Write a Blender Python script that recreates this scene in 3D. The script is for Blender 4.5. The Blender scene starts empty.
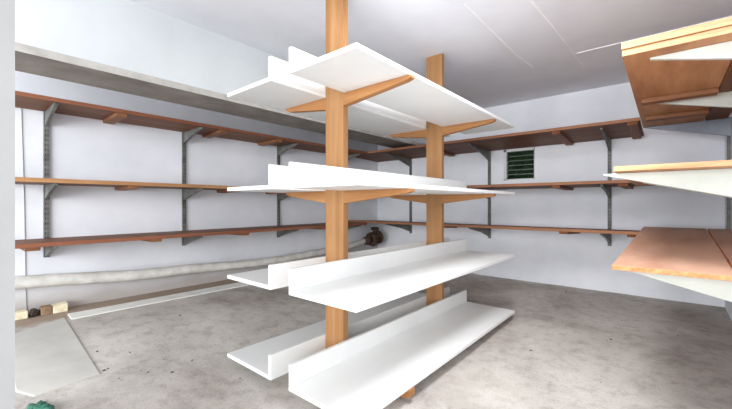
import bpy, bmesh, math, random
from mathutils import Vector, noise
random.seed(4)
S = bpy.context.scene
COL = S.collection
Z0 = 1.205                       # camera height above the floor
F, YAW, PX, PY = 352.02, 0.6927, 373.5, 204.04
CY, SY = math.cos(YAW), math.sin(YAW)
def W(u, v, z): return Vector((v, u, z + Z0))          # room axes (along racks, right, up from eye) -> world
def ray(x, y):
    X, Y = (x - PX) / F, (y - PY) / F
    return CY + X * SY, -SY + X * CY, -Y
def floor_z(u, v):
    a = min(max((u - 2.5) / 2.94, 0), 1)
    b = min(max((-v - 2.3) / 1.7, 0), 1)
    c = min(max((-v - 4.0) / 0.4, 0), 1)
    return -1.205 + 0.07 * a + 0.2 * b + 0.02 * c
def on_floor(x, y):
    ru, rv, rz = ray(x, y); k = -1.2 / rz
    for _ in range(40): k = 0.5 * k + 0.5 * floor_z(ru * k, rv * k) / rz
    return ru * k, rv * k

# ------------------------------------------------------------------ materials
def srgb(r, g, b):
    f = lambda c: (c / 255 / 12.92) if c / 255 <= .04045 else ((c / 255 + .055) / 1.055) ** 2.4
    return (f(r), f(g), f(b), 1)
def new_mat(name, rough=.6, metal=0.0, spec=.4):
    m = bpy.data.materials.new(name); m.use_nodes = True
    b = m.node_tree.nodes['Principled BSDF']
    b.inputs['Roughness'].default_value = rough; b.inputs['Metallic'].default_value = metal
    b.inputs['Specular IOR Level'].default_value = spec
    return m, m.node_tree, b
def ramp(nt, stops):
    r = nt.nodes.new('ShaderNodeValToRGB'); e = r.color_ramp.elements
    while len(e) < len(stops): e.new(.5)
    for i, (p, c) in enumerate(stops): e[i].position = p; e[i].color = c
    return r
def noise_node(nt, scale, detail=5, mapscale=(1, 1, 1), rough=.6, dist=0.0, loc=(0, 0, 0)):
    tc = nt.nodes.new('ShaderNodeTexCoord'); mp = nt.nodes.new('ShaderNodeMapping')
    mp.inputs['Scale'].default_value = mapscale; mp.inputs['Location'].default_value = loc
    n = nt.nodes.new('ShaderNodeTexNoise')
    n.inputs['Scale'].default_value = scale; n.inputs['Detail'].default_value = detail
    n.inputs['Roughness'].default_value = rough; n.inputs['Distortion'].default_value = dist
    nt.links.new(tc.outputs['Object'], mp.inputs['Vector']); nt.links.new(mp.outputs['Vector'], n.inputs['Vector'])
    return n
def bump(nt, b, src, strength=.2, dist=.01):
    bp = nt.nodes.new('ShaderNodeBump'); bp.inputs['Strength'].default_value = strength; bp.inputs['Distance'].default_value = dist
    nt.links.new(src, bp.inputs['Height']); nt.links.new(bp.outputs['Normal'], b.inputs['Normal'])
def mix(nt, fac, a, bb, mode='MIX'):
    m = nt.nodes.new('ShaderNodeMix'); m.data_type = 'RGBA'; m.blend_type = mode
    if isinstance(fac, float): m.inputs[0].default_value = fac
    else: nt.links.new(fac, m.inputs[0])
    for s, i in ((a, 6), (bb, 7)):
        if isinstance(s, tuple): m.inputs[i].default_value = s
        else: nt.links.new(s, m.inputs[i])
    return m.outputs[2]
def simple(name, lo, hi, scale=4, rough=.6, metal=0.0, bstr=.1, detail=6, ms=(1, 1, 1), spec=.4, p=(.35, .65), dist=0.0):
    m, nt, b = new_mat(name, rough, metal, spec)
    n = noise_node(nt, scale, detail, ms, dist=dist)
    r = ramp(nt, [(p[0], srgb(*lo)), (p[1], srgb(*hi))])
    nt.links.new(n.outputs['Fac'], r.inputs[0]); nt.links.new(r.outputs[0], b.inputs['Base Color'])
    if bstr: bump(nt, b, n.outputs['Fac'], bstr)
    return m
def wood(name, lo, hi, axis, scale=9, rough=.6, bstr=.08, spec=.25):
    ms = [1, 1, 1]; ms['xyz'.index(axis)] = .07
    m, nt, b = new_mat(name, rough, 0, spec)
    n = noise_node(nt, scale, 7, ms, .65, .6)
    n2 = noise_node(nt, 1.6, 3, (1, 1, 1), .5, 0, (3, 1, 2))
    r = ramp(nt, [(.3, srgb(*lo)), (.52, srgb(*[(a + c) / 2 for a, c in zip(lo, hi)])), (.7, srgb(*hi))])
    nt.links.new(n.outputs['Fac'], r.inputs[0])
    r2 = ramp(nt, [(.3, (.8, .8, .8, 1)), (.7, (1, 1, 1, 1))]); nt.links.new(n2.outputs['Fac'], r2.inputs[0])
    nt.links.new(mix(nt, 1.0, r.outputs[0], r2.outputs[0], 'MULTIPLY'), b.inputs['Base Color'])
    bump(nt, b, n.outputs['Fac'], bstr, .004)
    return m

M = {}
M['wall'] = simple('painted_block_wall', (222, 225, 231), (236, 238, 244), 1.3, .85, bstr=.06, spec=.2)
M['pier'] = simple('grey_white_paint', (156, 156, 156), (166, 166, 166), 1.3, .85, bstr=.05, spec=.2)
M['ceiling'] = simple('painted_concrete_ceiling', (222, 223, 229), (234, 235, 240), 1.0, .85, bstr=.15, spec=.2)
M['ridge'] = simple('plaster_ridge', (240, 240, 241), (250, 250, 250), 6, .9, bstr=.2)
M['beam'] = simple('painted_beam', (204, 208, 211), (214, 218, 220), 1.5, .85, bstr=.08, spec=.2)
M['beam_raw'] = simple('raw_beam_edge', (172, 168, 163), (194, 190, 185), 8, .95, bstr=.4)
M['beam_under'] = simple('dark_beam_underside', (124, 118, 112), (150, 144, 138), 3, .95, bstr=.2)  # darker grey-brown on the beam's bottom face only
M['pine_post'] = wood('pine_post', (146, 104, 64), (182, 136, 92), 'z')
M['pine_arm'] = wood('pine_arm', (150, 100, 58), (184, 134, 86), 'x')
M['melamine'] = simple('white_melamine', (226, 227, 226), (234, 235, 234), 1.2, .38, bstr=0, spec=.45)
M['board_u'] = wood('brown_board_lengthwise', (104, 66, 44), (144, 98, 68), 'y')
M['board_v'] = wood('brown_board_crosswise', (100, 64, 46), (142, 96, 70), 'x')
M['edge_u'] = wood('tan_board_edge', (166, 118, 78), (202, 154, 108), 'y')
M['edge_red'] = wood('red_board_edge', (134, 82, 60), (168, 110, 84), 'y')
M['edge_v'] = wood('tan_board_edge_crosswise', (134, 88, 62), (172, 122, 90), 'x')
M['batten'] = wood('batten_wood', (126, 84, 58), (168, 118, 82), 'x')
M['batten_v'] = wood('batten_wood_back', (118, 72, 48), (158, 104, 72), 'y')
M['ply_face'] = simple('plywood_face', (160, 110, 72), (198, 146, 102), 3, .6, bstr=.05, ms=(2.2, .35, 1))
M['ply_edge'] = simple('fresh_cut_edge', (172, 128, 90), (202, 160, 120), 14, .7, bstr=.15, ms=(.25, 1, 2.5))
M['chip_face'] = simple('pinkish_board_face', (182, 138, 114), (208, 168, 144), 2.5, .6, bstr=.05, ms=(1.4, .4, 1))
M['chip_edge'] = simple('rough_orange_edge', (186, 118, 76), (220, 160, 112), 28, .9, bstr=.6)
M['arm_white'] = simple('chalky_white_paint', (188, 192, 184), (204, 207, 199), 3, .7, bstr=.05)
M['arm_shaded'] = simple('shaded_arm_paint', (132, 138, 150), (158, 164, 176), 3, .6, bstr=.05)  # arm paint with the farthest arm's shade put into the colour
M['steel'] = simple('galvanised_steel', (92, 92, 88), (128, 128, 124), 9, .55, .3, .08)
M['slot'] = simple('slot_shadow', (30, 29, 27), (44, 42, 38), 9, .8, 0, 0)
M['pipe'] = simple('limewashed_pipe', (202, 200, 193), (230, 228, 223), 7, .85, bstr=.35)
M['rust'] = simple('rusty_iron', (62, 46, 38), (104, 82, 68), 18, .85, .2, .5)
M['frame'] = simple('grey_window_frame', (196, 198, 200), (222, 223, 224), 4, .5, bstr=.03)
M['louvre'] = simple('dark_green_glass', (18, 30, 20), (44, 66, 42), 7, .12, 0, 0, spec=.6)
M['louvre_edge'] = simple('glass_edge_highlight', (54, 68, 56), (80, 96, 82), 6, .3, bstr=0)  # blade edges toned paler, a painted highlight at the gaps
M['kerb'] = simple('pale_screed', (216, 216, 211), (234, 234, 230), 5, .95, bstr=.35)
M['slab'] = simple('slab_concrete', (180, 177, 171), (200, 197, 191), 2.5, .95, bstr=.3)
M['offcut'] = simple('pale_offcut', (214, 202, 168), (242, 234, 206), 12, .8, bstr=.3, ms=(.4, 1, 1))
M['brick'] = simple('brown_brick', (120, 94, 72), (166, 136, 108), 16, .95, bstr=.5)
M['soot'] = simple('dark_rubble', (38, 32, 28), (74, 64, 54), 16, .95, bstr=.6)
M['stone'] = simple('dark_stone_chip', (84, 78, 72), (124, 116, 108), 20, .95, bstr=.4)
M['green'] = simple('green_fabric', (34, 88, 74), (78, 128, 108), 30, .95, bstr=.5)
M['cable'] = simple('grey_cable', (150, 152, 158), (170, 172, 178), 5, .6, bstr=0)

# floor: concrete with dust, a dirty gutter strip beside the left wall and worn pale patches
def floor_material():
    m, nt, b = new_mat('dusty_concrete', .9, 0, .2)
    n1 = noise_node(nt, .9, 8, (1, 1, 1), .62, .5); n2 = noise_node(nt, 9, 8, (1, 1, 1), .7); n3 = noise_node(nt, 70, 4)
    r1 = ramp(nt, [(.30, srgb(146, 138, 130)), (.48, srgb(184, 178, 172)), (.68, srgb(208, 203, 198))])
    nt.links.new(n1.outputs['Fac'], r1.inputs[0])
    r2 = ramp(nt, [(.34, (.58, .55, .52, 1)), (.52, (1, 1, 1, 1))]); nt.links.new(n2.outputs['Fac'], r2.inputs[0])
    c = mix(nt, .55, r1.outputs[0], r2.outputs[0], 'MULTIPLY')
    r3 = ramp(nt, [(.34, (.62, .60, .58, 1)), (.47, (1, 1, 1, 1))]); nt.links.new(n3.outputs['Fac'], r3.inputs[0])
    c = mix(nt, .5, c, r3.outputs[0], 'MULTIPLY')
    # gutter dirt
    tc = nt.nodes.new('ShaderNodeTexCoord'); sp = nt.nodes.new('ShaderNodeSeparateXYZ'); nt.links.new(tc.outputs['Object'], sp.inputs[0])
    ad = nt.nodes.new('ShaderNodeMath'); ad.operation = 'MULTIPLY_ADD'; nt.links.new(n2.outputs['Fac'], ad.inputs[0]); ad.inputs[1].default_value = .25
    nt.links.new(sp.outputs['X'], ad.inputs[2])
    mr = nt.nodes.new('ShaderNodeMapRange'); nt.links.new(ad.outputs[0], mr.inputs[0])
    mr.inputs[1].default_value = -3.36; mr.inputs[2].default_value = -3.47; mr.inputs[3].default_value = 0; mr.inputs[4].default_value = .8
    c = mix(nt, mr.outputs[0], c, srgb(150, 130, 112))
    pu, pv = on_floor(486, 384)
    vm = nt.nodes.new('ShaderNodeVectorMath'); vm.operation = 'DISTANCE'; nt.links.new(tc.outputs['Object'], vm.inputs[0])
    vm.inputs[1].default_value = (pv + .5, pu - 1.27, 0.0)
    a2 = nt.nodes.new('ShaderNodeMath'); a2.operation = 'MULTIPLY_ADD'; nt.links.new(n1.outputs['Fac'], a2.inputs[0]); a2.inputs[1].default_value = .9
    nt.links.new(vm.outputs['Value'], a2.inputs[2])
    mp = nt.nodes.new('ShaderNodeMapRange'); nt.links.new(a2.outputs[0], mp.inputs[0]); mp.inputs[1].default_value = .78; mp.inputs[2].default_value = .62; mp.inputs[3].default_value = 0; mp.inputs[4].default_value = .22
    c = mix(nt, mp.outputs[0], c, srgb(226, 222, 214))
    nt.links.new(c, b.inputs['Base Color'])
    bump(nt, b, n2.outputs['Fac'], .35, .008)
    return m
M['floor'] = floor_material()
def shade_dirt_wall():     # white wall, its foot browned with painted-in shade and some dirt
    m, nt, b = new_mat('shade_dirt_wall', .85, 0, .2)
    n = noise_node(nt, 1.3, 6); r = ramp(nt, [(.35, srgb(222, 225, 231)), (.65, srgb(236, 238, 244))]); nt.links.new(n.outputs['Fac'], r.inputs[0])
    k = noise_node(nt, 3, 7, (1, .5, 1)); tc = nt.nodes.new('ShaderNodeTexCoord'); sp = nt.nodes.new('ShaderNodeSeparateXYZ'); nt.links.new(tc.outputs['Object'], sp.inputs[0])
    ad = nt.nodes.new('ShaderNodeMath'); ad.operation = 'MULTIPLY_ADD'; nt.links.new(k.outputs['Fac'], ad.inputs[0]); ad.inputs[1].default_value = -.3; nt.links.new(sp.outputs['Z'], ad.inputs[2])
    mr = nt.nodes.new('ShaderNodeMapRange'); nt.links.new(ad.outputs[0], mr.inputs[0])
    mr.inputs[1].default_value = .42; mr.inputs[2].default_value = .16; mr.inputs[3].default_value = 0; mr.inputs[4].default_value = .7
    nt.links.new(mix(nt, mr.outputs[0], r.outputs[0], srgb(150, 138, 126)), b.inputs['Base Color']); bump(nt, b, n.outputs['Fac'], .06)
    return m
M['wall_shade_dirt'] = shade_dirt_wall()

# ------------------------------------------------------------------ builders
class MB:
    """collects shapes given in room axes (u, v, z); build() links them as one mesh object"""
    def __init__(self): self.v = []; self.f = []; self.m = []
    def add(self, verts, faces, mi=0):
        o = len(self.v); self.v += [W(*p) for p in verts]
        for k, f in enumerate(faces):
            self.f.append([o + i for i in f]); self.m.append(mi[k] if isinstance(mi, (list, tuple)) else mi)
    def box(self, u0, u1, v0, v1, z0, z1, mi=0):
        P = [(u, v, z) for u in (u0, u1) for v in (v0, v1) for z in (z0, z1)]
        self.hexa(P, mi)
    def hexa(self, P, mi=0):     # order: u-major, then v, then z ; face slots: u0,u1,v0,v1,z0,z1
        self.add(P, [(0, 1, 3, 2), (4, 6, 7, 5), (0, 4, 5, 1), (2, 3, 7, 6), (0, 2, 6, 4), (1, 5, 7, 3)], mi)
    def prism_u(self, prof, u0, u1, mi=0):   # profile of (v, z), extruded along u
        n = len(prof)
        self.add([(u0, v, z) for v, z in prof] + [(u1, v, z) for v, z in prof],
                 [tuple(range(n)), tuple(range(2 * n - 1, n - 1, -1))] + [(i, (i + 1) % n, n + (i + 1) % n, n + i) for i in range(n)], mi)
    def prism_v(self, prof, v0, v1, mi=0):   # profile of (u, z), extruded along v
        n = len(prof)
        self.add([(u, v0, z) for u, z in prof] + [(u, v1, z) for u, z in prof],
                 [tuple(range(n)), tuple(range(2 * n - 1, n - 1, -1))] + [(i, (i + 1) % n, n + (i + 1) % n, n + i) for i in range(n)], mi)
    def tube(self, pts, r, seg=14, mi=0, wob=0):
        P = [Vector(p) for p in pts]; rings = []
        for i, p in enumerate(P):
            t = (P[min(i + 1, len(P) - 1)] - P[max(i - 1, 0)]).normalized()
            a = t.cross(Vector((0, 0, 1)));  a = a.normalized() if a.length > 1e-3 else Vector((1, 0, 0))
            b = t.cross(a).normalized(); rr = r[i] if isinstance(r, (list, tuple)) else r
            rings.append([tuple(p + (a * math.cos(k * math.tau / seg) + b * math.sin(k * math.tau / seg)) * rr * (1 + wob * random.uniform(-1, 1))) for k in range(seg)])
        vs = [q for rg in rings for q in rg]; fs = []
        for i in range(len(rings) - 1):
            for k in range(seg):
                fs.append((i * seg + k, i * seg + (k + 1) % seg, (i + 1) * seg + (k + 1) % seg, (i + 1) * seg + k))
        fs += [tuple(range(seg)), tuple(range(len(vs) - 1, len(vs) - seg - 1, -1))]
        self.add(vs, fs, mi)
    def lump(self, c, s, seed=0, rough=.3, mi=0, sub=2):
        bm = bmesh.new(); bmesh.ops.create_icosphere(bm, subdivisions=sub, radius=1)
        vs = []
        for q in bm.verts:
            d = 1 + rough * noise.noise(q.co * 1.7 + Vector((seed * 7.3, seed, 2)))
            vs.append((c[0] + q.co.x * d * s[0], c[1] + q.co.y * d * s[1], c[2] + q.co.z * d * s[2]))
        self.add(vs, [tuple(x.index for x in f.verts) for f in bm.faces], mi); bm.free()
    def build(self, name, mats, parent=None, bevel=0, smooth=False):
        off = parent['_o'] if parent is not None and '_o' in OFF.get(parent.name, {}) else None
        off = OFF.get(parent.name) if parent is not None else None
        if off is None:          # top-level mesh: origin at its base centre
            xs = [p.x for p in self.v]; ys = [p.y for p in self.v]; zs = [p.z for p in self.v]
            off = Vector(((min(xs) + max(xs)) / 2, (min(ys) + max(ys)) / 2, min(zs))); loc = off
        else: loc = Vector((0, 0, 0))
        me = bpy.data.meshes.new(name)
        me.from_pydata([p - off for p in self.v], [], self.f); me.update()
        bm = bmesh.new(); bm.from_mesh(me); bmesh.ops.recalc_face_normals(bm, faces=bm.faces); bm.to_mesh(me); bm.free()
        for k in (mats if isinstance(mats, (list, tuple)) else [mats]): me.materials.append(M[k])
        for p, mi in zip(me.polygons, self.m): p.material_index = mi; p.use_smooth = smooth
        o = bpy.data.objects.new(name, me); COL.objects.link(o); o.location = loc
        if parent is not None: o.parent = parent
        OFF[o.name] = off
        if bevel:
            b = o.modifiers.new('bevel', 'BEVEL'); b.width = bevel; b.segments = 2; b.limit_method = 'ANGLE'
        return o
OFF = {}
def tag(o, label=None, cat=None, group=None, kind=None):
    for k, x in (('label', label), ('category', cat), ('group', group), ('kind', kind)):
        if x: o[k] = x
    return o
def empty(name, u, v, z, label, cat, group=None):
    o = bpy.data.objects.new(name, None); COL.objects.link(o); o.location = W(u, v, z); o.empty_display_size = .1
    OFF[o.name] = W(u, v, z)
    return tag(o, label, cat, group)
def struct(mb, name, mats, label, cat, bevel=0):
    return tag(mb.build(name, mats, None, bevel), label, cat, None, 'structure')

# ------------------------------------------------------------------ the room
VL, VR, UB, ZC = -4.4, .5, 5.44, 1.525
fl = MB(); nu, nv = 60, 40
us = [-3 + (UB + .1 + 3) * i / nu for i in range(nu + 1)]; vs_ = [-4.5 + 8 * j / (2 * nv) for j in range(2 * nv + 1)]
top = [(u, v, floor_z(u, v) + .004 * noise.noise(Vector((u * 2.3, v * 2.3, 0)))) for u in us for v in vs_]
n2 = len(vs_)
fl.add(top, [(i * n2 + j, i * n2 + j + 1, (i + 1) * n2 + j + 1, (i + 1) * n2 + j) for i in range(nu) for j in range(n2 - 1)])
fo = struct(fl, 'floor', 'floor', 'dusty grey concrete floor of the storage room', 'floor')
for p in fo.data.polygons: p.use_smooth = True

c = MB(); c.box(-.25, UB + .12, VL - .12, 3.5, ZC, ZC + .12, 0)
def ridge(pts, w, h=.006):
    for (a, b) in zip(pts, pts[1:]):
        d = Vector((b[0] - a[0], b[1] - a[1])); n = Vector((-d.y, d.x)).normalized() * w / 2
        c.hexa([(a[0] - n.x, a[1] - n.y, ZC - h), (a[0] - n.x, a[1] - n.y, ZC + .01), (a[0] + n.x, a[1] + n.y, ZC - h), (a[0] + n.x, a[1] + n.y, ZC + .01),
                (b[0] - n.x, b[1] - n.y, ZC - h), (b[0] - n.x, b[1] - n.y, ZC + .01), (b[0] + n.x, b[1] + n.y, ZC - h), (b[0] + n.x, b[1] + n.y, ZC + .01)], 1)
ridge([(2.5, -1.18), (3.25, -1.178)], .008, .003); ridge([(3.25, -1.178), (3.7, -1.175), (4.15, -1.136)], .014, .004)
ridge([(2.8, -.775), (3.4, -.739), (4.05, -.717), (4.5, -.699)], .011, .003)
ridge([(4.05, -.69), (4.053, -.24), (4.05, .495)], .014, .006)
struct(c, 'ceiling', ['ceiling', 'ridge'], 'pale grey painted concrete ceiling with thin plaster ridges', 'ceiling')

w = MB(); w.box(-.25, UB + .12, VL - .12, VL, -1.25, ZC); struct(w, 'wall_left', 'wall_shade_dirt', 'white wall behind the longest brown shelves, on the left', 'wall')
w = MB(); w.box(.27, UB + .12, VR, VR + .12, -1.25, ZC); struct(w, 'wall_right', 'wall', 'white wall at the right edge behind the plywood boards', 'wall')
WV0, WV1, WZ0, WZ1 = -1.915, -1.462, .362, .826
w = MB()
for a, b, z0, z1 in ((VL, WV0, -1.25, ZC), (WV1, VR, -1.25, ZC), (WV0, WV1, -1.25, WZ0), (WV0, WV1, WZ1, ZC)): w.box(UB, UB + .12, a, b, z0, z1)
struct(w, 'wall_back', 'wall', 'white far wall with a small dark louvred window', 'wall')
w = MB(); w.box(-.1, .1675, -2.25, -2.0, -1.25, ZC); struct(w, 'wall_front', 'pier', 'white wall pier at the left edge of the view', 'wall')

b = MB()
b.box(-.25, UB, -3.57, -3.09, 1.0, ZC, 0)
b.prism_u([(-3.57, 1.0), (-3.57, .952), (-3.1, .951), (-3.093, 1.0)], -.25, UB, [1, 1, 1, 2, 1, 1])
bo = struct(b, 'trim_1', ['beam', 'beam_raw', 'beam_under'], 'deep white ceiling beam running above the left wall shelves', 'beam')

k = MB()     # pale screed strip along the gutter
n = 24
for i in range(n):
    u0, u1 = .68 + 4.6 * i / n, .68 + 4.6 * (i + 1) / n
    P = []
    for u in (u0, u1):
        for v in (-4.14, -3.98):
            P += [(u, v, floor_z(u, v) - .02), (u, v, floor_z(u, v) + .012)]
    k.hexa(P)
struct(k, 'trim_2', 'kerb', 'pale screed strip on the floor below the left wall pipe', 'kerb')

sl = MB()    # raised slab at the left front
q = [on_floor(*p) for p in ((65, 318), (100, 374), (34, 397), (16, 392), (16, 336))]
q[3] = (.254, q[3][1]); q[4] = (.254, q[4][1])
nq = len(q)
sl.add([(u, v, floor_z(u, v) - .03) for u, v in q] + [(u, v, floor_z(u, v) + .009) for u, v in q],
       [tuple(range(nq)), tuple(range(2 * nq - 1, nq - 1, -1))] + [(i, (i + 1) % nq, nq + (i + 1) % nq, nq + i) for i in range(nq)])
struct(sl, 'trim_3', 'slab', 'pale low concrete slab on the floor at the lower left', 'slab', .006)

# louvred window
wr = empty('window_1', UB + .06, (WV0 + WV1) / 2, WZ0, 'small louvred window with dark green glass in the far wall', 'window'); wr['kind'] = 'structure'
f = MB(); t = .028
f.box(UB - .006, UB + .1, WV0, WV0 + t * 1.6, WZ0, WZ1); f.box(UB - .006, UB + .1, WV1 - t * .5, WV1, WZ0, WZ1)
f.box(UB - .006, UB + .1, WV0, WV1, WZ1 - t * 1.2, WZ1); f.box(UB - .006, UB + .1, WV0, WV1, WZ0, WZ0 + t * .6)
f.build('window_frame', 'frame', wr, .003)
g = MB(); nb = 6; zz0, zz1 = WZ0 + t * .6, WZ1 - t * 1.2; hb = (zz1 - zz0) / nb
for i in range(nb):
    z = zz0 + i * hb; ua, ub = UB + .03, UB + .07
    g.prism_v([(ua, z - .004), (ua + .006, z - .006), (ub + .006, z + hb + .012), (ub, z + hb + .014)], WV0 + t * 1.4, WV1 - t * .4)
g.build('louvre_blades', 'louvre', wr)
g = MB()
for i in range(1, nb): g.box(UB + .022, UB + .032, WV0 + t * 1.5, WV1 - t * .5, zz0 + i * hb - .008, zz0 + i * hb + .006)
g.build('blade_edges', 'louvre_edge', wr)

# ------------------------------------------------------------------ white two-sided rack in the middle
UA, UE = 1.2965, 3.6965
VA, VBI, VC, VD = -2.4662, -1.9212, -1.7363, -1.1863
LV = [.7799, .094, -.5444, -1.1173]; TH = .0276; UP = .158
rk = empty('shelving_rack', 2.5, -1.83, floor_z(2.5, -1.83), 'white two-sided shelving rack on two pine posts in the middle of the room', 'shelving rack')
POST = [(1.762, 1.812), (3.173, 3.22)]
for pu in POST:
    p = MB(); p.box(pu[0], pu[1], VBI + .002, VC - .002, floor_z(pu[0], -1.83), ZC)
    p.build('post', 'pine_post', rk, .003)
for li, z in enumerate(LV):
    for pi, pu in enumerate(POST):
        for side in (-1, 1):
            root = VBI + .002 if side < 0 else VC - .002
            tip = -2.394 if side < 0 else (-1.176 if pi == 0 else -1.203)
            dp, dt = ((.088, .026), (.088, .026), (.088, .018), (.085, .058))[li]
            if li == 2 and side > 0: tip = -1.215
            if li == 3 and side > 0 and pi == 1: tip = -1.3
            a = MB(); m_ = root + (tip - root) * .93
            a.prism_u([(root, z), (tip, z), (tip, z - dt * .72), (m_, z - dt - .004), (root, z - dp)], pu[0] + .001, pu[1] - .001)
            a.build('support_arm', 'pine_arm', rk, .002)
    for side in (-1, 1):
        s = MB()
        if side < 0: s.box(UA, UE, VA, VBI, z + .0005, z + TH)
        else: s.box(UA, UE, VC, VD, z + .0005, z + TH)
        so = s.build('shelf', 'melamine', rk, .0025)
        l = MB()
        if side < 0: l.box(UA, UE, VBI - .025, VBI, z + TH, z + UP)
        else: l.box(UA, UE, VC, VC + .025, z + TH, z + UP)
        l.build('back_lip', 'melamine', so, .0025)

# ------------------------------------------------------------------ wall shelving
def upright_mesh(axis, pos, wallc, z0, z1):
    """slotted steel track; axis 'v' stands on the left/right wall, 'u' on the back wall"""
    m = MB(); hw, dp = .021, .024
    sgn = 1 if wallc < 0 else -1
    def bx(a0, a1, d0, d1, c0, c1, mi=0):
        if axis == 'v': m.box(pos + a0, pos + a1, min(wallc + sgn * d0, wallc + sgn * d1), max(wallc + sgn * d0, wallc + sgn * d1), c0, c1, mi)
        else: m.box(wallc - d1, wallc - d0, pos + a0, pos + a1, c0, c1, mi)
    bx(-hw, hw, 0, dp, z0, z1)
    z = z0 + .03
    while z < z1 - .04:
        for a in (-.011, .005): bx(a, a + .006, dp - .002, dp + .0008, z, z + .022, 1)
        z += .045
    return m
def bracket_profile(d, zb, h=.13, tilt=0.0):    # (distance, z) from the wall outward, top edge under the board
    return [(.024, zb), (d, zb + tilt), (d, zb + tilt - .018), (d * .93, zb + tilt * .93 - .026), (d * .45, zb + tilt * .45 - .075), (.06, zb - h * .93), (.024, zb - h)]

# left wall
DL = .5
left = empty('wall_shelving', 2.5, VL + .25, -.5, 'long brown three tier wall shelving on slotted steel uprights along the left wall', 'wall shelving', None)
tiersL = [(.85, .035, ['board_u', 'edge_red']), (.176, .036, ['board_u', 'edge_u']), (-.35, .035, ['board_u', 'edge_red'])]
for u in (.572, 1.775, 3.096, 4.4):
    up = upright_mesh('v', u, VL, -.49, .845).build('upright', ['steel', 'slot'], left)
    for zb, th, _ in tiersL:
        br = MB(); pr = [(VL + d, z) for d, z in bracket_profile(DL - .03, zb - .001)]
        br.prism_u(pr, u - .013, u + .013); br.build('bracket', 'steel', up, .002)
for i, (zb, th, ms) in enumerate(tiersL):
    s = MB(); s.box(.256, 4.53, VL + .002, VL + DL, zb, zb + th, [0, 0, 0, 1, 0, 0])
    so = s.build('shelf', ms, left, .003)
    for u in ((1.03, 2.02, 2.78), (1.13, 2.2, 2.9), (.43, 1.33, 2.3, 3.6))[i]:
        t_ = MB(); t_.prism_u([(VL + .03, zb), (VL + DL - .015, zb), (VL + DL - .03, zb - .03), (VL + .05, zb - .036)], u - .045, u + .045)
        t_.build('batten', 'batten', so, .003)

# far wall
DB = .89
back = empty('wall_shelving', UB - .3, -2, -.55, 'brown three tier wall shelving across the far wall around the louvred window', 'wall shelving', None)
tiersB = [(.832, .03, -.205), (.222, .0, .49), (-.36, .039, .49)]     # wall height, rise to the front, right end
for v in (-3.615, -2.135, -.555):
    up = upright_mesh('u', v, UB, -.54, .83).build('upright', ['steel', 'slot'], back)
    for zb, tl, _ in tiersB:
        br = MB(); pr = [(UB - d, z) for d, z in bracket_profile(.76, zb + tl * .02 - .001, .15, tl * .76 / DB)]
        br.prism_v(pr, v - .013, v + .013); br.build('bracket', 'steel', up, .002)
for i, (zb, tl, ve) in enumerate(tiersB):
    s = MB(); th = .035
    P = [(u, v, zb + (tl if u < UB - .1 else 0) + dz) for u in (UB - DB, UB - .002) for v in (VL + .003, ve) for dz in (0, th)]
    s.hexa(P, [1, 0, 0, 1, 0, 0]); so = s.build('shelf', ['board_v', 'edge_v'], back, .003)
    for v in ((-2.75, -1.0, -.27), (-2.7, -1.0, -.35), (-2.7, -.92, -.27))[i]:
        t_ = MB(); t_.prism_v([(UB - .05, zb), (UB - DB + .02, zb + tl), (UB - DB + .04, zb + tl - .03), (UB - .07, zb - .036)], v - .045, v + .045)
        t_.build('batten', 'batten_v', so, .003)

# right wall: steel uprights carrying white tapered arms
right = empty('wall_rack', 3.9, VR - .1, -.7, 'rack of pale tapered arms on steel uprights carrying the boards at the right wall', 'rack')
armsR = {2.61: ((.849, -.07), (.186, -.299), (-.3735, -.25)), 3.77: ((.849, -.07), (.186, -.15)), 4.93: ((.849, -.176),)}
for u, arms in armsR.items():
    up = upright_mesh('v', u + .075 if u > 4.5 else u, VR, -.67, .872).build('upright', ['steel', 'slot'], right)
    for zt, vt in arms:
        base = VR - .025 if u < 4.5 else VR - .001
        a = MB(); a.prism_u([(base, zt), (vt, zt), (vt, zt - .008), (base, zt - .008 - .25 * (base - vt))], u - .015, u + .015)
        a.build('arm', 'arm_white' if u < 4.5 else 'arm_shaded', right if u > 4.5 else up, .002)
for u, v0 in ((3.66, -.15), (4.36, -.16)):
    pass

def sheet(u0, u1, v0, v1, zb, th, mats, label, rise=0.0, skew=0.0, skew1=None, bev=.003, group=None, name='board', cat='board'):
    s = MB()
    P = []
    for u in (u0, u1):
        for v in (v0, v1):
            for dz in (0, th):
                P.append((u, v + ((skew if v == v0 or skew1 is None else skew1) if u == u1 else 0), zb + (rise if u == u1 else 0) + dz))
    s.hexa(P, [1, 1, 1, 1, 0, 0])
    return tag(s.build(name, mats, None, bev), label, cat, group)
PB = ['ply_face', 'ply_edge']
sheet(2.48, 4.98, -.194, .3, .8505, .037, PB, 'brown plywood board at upper right, lower of the two stacked sheets', name='plywood_board')
sheet(2.47, 4.96, -.197, .298, .8885, .040, PB, 'plywood board with a pale sawn end, uppermost at the upper right', name='plywood_board')
sheet(2.5, 4.98, .309, .474, .8505, .037, ['board_u', 'ply_edge'], 'narrow dark plywood strip at upper right, between the wide stacked boards and the wall', name='plywood_board')
for u, v0, lab in ((3.62, -.15, 'brown batten under the upper right boards, nearer the viewer beside the middle white arm'), (4.40, -.15, 'brown batten under the upper right boards, farther back near the far wall')):
    pass
bt = MB(); bt.box(3.56, 3.66, -.15, .296, .812, .849); tag(bt.build('batten', 'batten', None, .003), 'brown cross batten under the upper right boards, nearer the viewer', 'batten')
bt = MB(); bt.box(4.3, 4.42, -.15, .296, .812, .849); tag(bt.build('batten', 'batten', None, .003), 'brown cross batten under the upper right boards, nearer the far wall', 'batten')
sheet(2.45, 4.5, -.232, .3, .187, .03, PB, 'plywood board with an orange sawn end at middle height on the right', name='plywood_board')
CB = ['chip_face', 'chip_edge']
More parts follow.
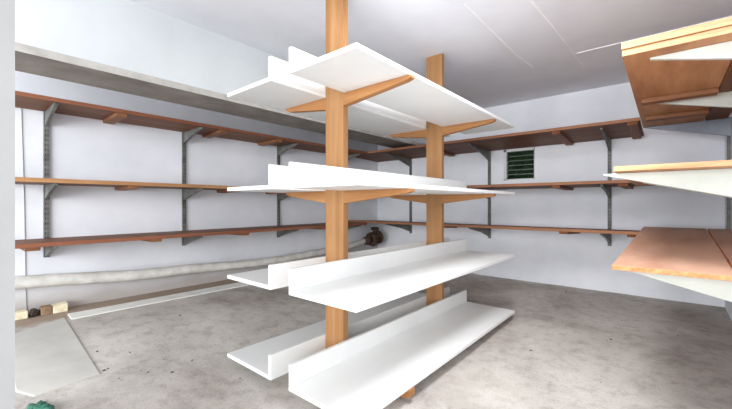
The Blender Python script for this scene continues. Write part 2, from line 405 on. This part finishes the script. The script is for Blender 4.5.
sheet(2.4, 4.85, -.236, .262, -.372, .027, CB, 'wide pinkish brown board with a rough orange end on the lowest white arm', rise=.099, skew=.05, name='chipboard_sheet')
sheet(2.41, 4.85, .274, .47, -.372, .027, CB, 'narrow pinkish brown board right of the wide low board, across a thin dark gap', rise=.099, skew=.05, skew1=0.0, name='chipboard_sheet')

# ------------------------------------------------------------------ pipe on the left wall
pp = empty('drain_pipe', 2.7, -4.29, -.85, 'sagging whitewashed pipe running low along the left wall to a rusty fitting', 'pipe')
ctrl = [(.255, -.68), (.36, -.683), (.64, -.70), (.93, -.728), (1.36, -.760), (1.88, -.772), (2.38, -.80), (3.07, -.81), (4.4, -.76), (5.0, -.68)]
def cat(pts, n=8):
    out = []
    for i in range(len(pts) - 1):
        p = [Vector(pts[max(min(i + d, len(pts) - 1), 0)]) for d in (-1, 0, 1, 2)]
        for k in range(n):
            t = k / n
            out.append(.5 * ((2 * p[1]) + (p[2] - p[0]) * t + (2 * p[0] - 5 * p[1] + 4 * p[2] - p[3]) * t * t + (3 * p[1] - p[0] - 3 * p[2] + p[3]) * t ** 3))
    return out + [Vector(pts[-1])]
pts = [(q.x, -4.33, q.y) for q in cat(ctrl)]
m = MB(); m.tube(pts, [.058 - .006 * i / len(pts) for i in range(len(pts))], 18, 0, .03); m.build('pipe', 'pipe', pp, 0, True)
m = MB(); m.tube([(4.93, -4.31, -.69), (5.0, -4.3, -.68), (5.06, -4.28, -.665)], [.075, .082, .075], 18); m.build('collar', 'rust', pp, 0, True)
fi = MB()
fi.tube([(5.05, -4.25, -.67), (5.09, -4.245, -.66)], .135, 20)
fi.tube([(5.09, -4.245, -.66), (5.2, -4.23, -.63)], [.09, .1], 16)
fi.tube([(5.2, -4.23, -.63), (5.24, -4.225, -.62)], .13, 20)
fi.tube([(5.15, -4.24, -.64), (5.15, -4.24, -.47)], [.06, .045], 12)
fi.tube([(5.06, -4.24, -.46), (5.24, -4.24, -.47)], .03, 10)
fi.build('end_fitting', 'rust', pp, 0, False)
m = MB()
for kx in range(6):
    m = MB(); a = kx * math.tau / 6; m.tube([(5.03, -4.25 + .11 * math.cos(a), -.67 + .11 * math.sin(a)), (5.10, -4.245 + .11 * math.cos(a), -.66 + .11 * math.sin(a))], .012, 6); m.build('flange_bolt', 'rust', pp)

m = MB(); m.tube([(.44, VL + .004, -.985), (.425, VL + .004, .1), (.408, VL + .004, .846)], .004, 6)
tag(m.build('cable', 'cable', None), 'thin grey cable running straight down the left wall beside the nearest upright', 'cable')

# ------------------------------------------------------------------ bits on the floor
def block(x0, x1, yb, v1, h, name, mat, label, cat, dv=.1, bev=.004):
    a = on_floor(x0, yb); 
    ua, ub = a[0], x1
    v = a[1]; s = MB()
    z = floor_z((ua + ub) / 2, v)
    s.box(ua, ub, v - dv, v, z, z + h); return tag(s.build(name, mat, None, bev), label, cat)
def on_v(x, v):
    ru, rv, rz = ray(x, 200); return ru * v / rv
v_ = -4.2; zf = floor_z(.5, -4.25) + .002
def offc(xa, xb, v0, v1, h, name, mat, label, cat, tiltz=0):
    s = MB(); ua, ub = on_v(xa, v1), on_v(xb, v1)
    s.hexa([(u, v, zf + dz + (tiltz if u == ub and dz else 0)) for u in (ua, ub) for v in (v0, v1) for dz in (0, h)])
    return tag(s.build(name, mat, None, .004), label, cat)
offc(9, 28, -4.34, -4.25, .062, 'timber_offcut', 'offcut', 'pale timber offcut at the left edge, beside the dark rubble under the pipe', 'offcut')
offc(53, 68, -4.36, -4.25, .066, 'timber_offcut', 'offcut', 'pale timber offcut next to the brown brick under the pipe', 'offcut', .01)
offc(41, 52.2, -4.35, -4.25, .07, 'brick', 'brick', 'small brown brick between dark rubble and a pale offcut below the pipe', 'brick')
s = MB(); ua, ub = on_v(29, -4.25), on_v(40.5, -4.25)
s.lump(((ua + ub) / 2, -4.29, zf + .032), ((ub - ua) / 2 * .98, .05, .034), 3, .35)
tag(s.build('rubble_lump', 'soot', None), 'dark sooty rubble lump between the pale offcut and the brown brick', 'rubble')
chips = [(148, 373, 3.2), (141, 371, 2), (104, 371, 4), (108, 369, 2.5), (119, 379, 2.2), (172, 373, 5), (130, 353, 2.4), (97, 352, 3), (164, 360, 2), (192, 361, 3), (240, 379, 2.4), (531, 351, 3.4), (611, 340, 3.5), (607, 341, 2.5), (622, 321, 2.4), (678, 336, 2.4), (566, 292, 3), (504, 330, 2), (180, 316, 3), (601, 383, 2.4), (668, 322, 2.2)]
for i, (x, y, px) in enumerate(chips):
    u, v = on_floor(x, y); d = u * CY - v * SY; r = px * d / F / 2 * .75
    s = MB(); s.lump((u, v, floor_z(u, v) + .003 + r * .3), (r, r * random.uniform(.6, 1), r * .5), i, .45, 0, 1)
    tag(s.build('stone_chip', 'stone', None), 'tiny dark stone chip lying on the concrete floor', 'stone chip', 'stone chips scattered on the floor')
u, v = on_floor(38, 410)
s = MB(); rg = random.Random(2)
for i in range(7):
    s.lump((u + rg.uniform(-.025, .04), v + rg.uniform(-.05, .05), floor_z(u, v) + .012), (.024, .036, .014), i + 30, .7, 0, 2)
tag(s.build('rag', 'green', None, 0, True), 'crumpled green rag on the floor at the lower left corner', 'rag')

# ------------------------------------------------------------------ camera, light
cam = bpy.data.cameras.new('camera'); co = bpy.data.objects.new('camera', cam); COL.objects.link(co)
co.location = (0, 0, Z0); co.rotation_euler = (math.pi / 2, 0, YAW)
cam.sensor_width = 36; cam.lens = F / 732 * 36; cam.shift_x = (366 - PX) / 732; cam.shift_y = (PY - 204.5) / 732; cam.clip_start = .02
S.camera = co
wd = bpy.data.worlds.new('sky'); S.world = wd; wd.use_nodes = True
bg = wd.node_tree.nodes['Background']; bg.inputs[0].default_value = (.9, .95, 1, 1); bg.inputs[1].default_value = 1.2
def area(name, loc, target, sx, sy, power, col=(1, 1, 1)):
    l = bpy.data.lights.new(name, 'AREA'); l.shape = 'RECTANGLE'; l.size = sx; l.size_y = sy; l.energy = power; l.color = col
    o = bpy.data.objects.new(name, l); COL.objects.link(o); o.location = loc
    o.rotation_euler = (Vector(target) - Vector(loc)).to_track_quat('-Z', 'Y').to_euler(); return o
area('daylight_opening', (-.5, -4.4, 1.75), (-1.0, 3.4, 1.2), 8.0, 1.9, 540, (.97, .99, 1))
area('ceiling_lamp', W(1.75, -.62, ZC - .06), W(1.75, -.62, 0), .6, 1.0, 50, (.99, .99, 1))
area('low_fill_light', W(-.9, .1, -.55), W(3.8, -.6, 1.6), 1.6, 1.0, 20, (.98, .99, 1))  # added fill light, unseen, lifts the ceiling and far wall from below
S.view_settings.view_transform = 'Standard'; S.view_settings.look = 'None'; S.view_settings.exposure = .15; S.view_settings.gamma = 1
try: S.view_settings.use_curve_mapping = False
except Exception: pass
S.cycles.max_bounces = 10; S.cycles.diffuse_bounces = 7
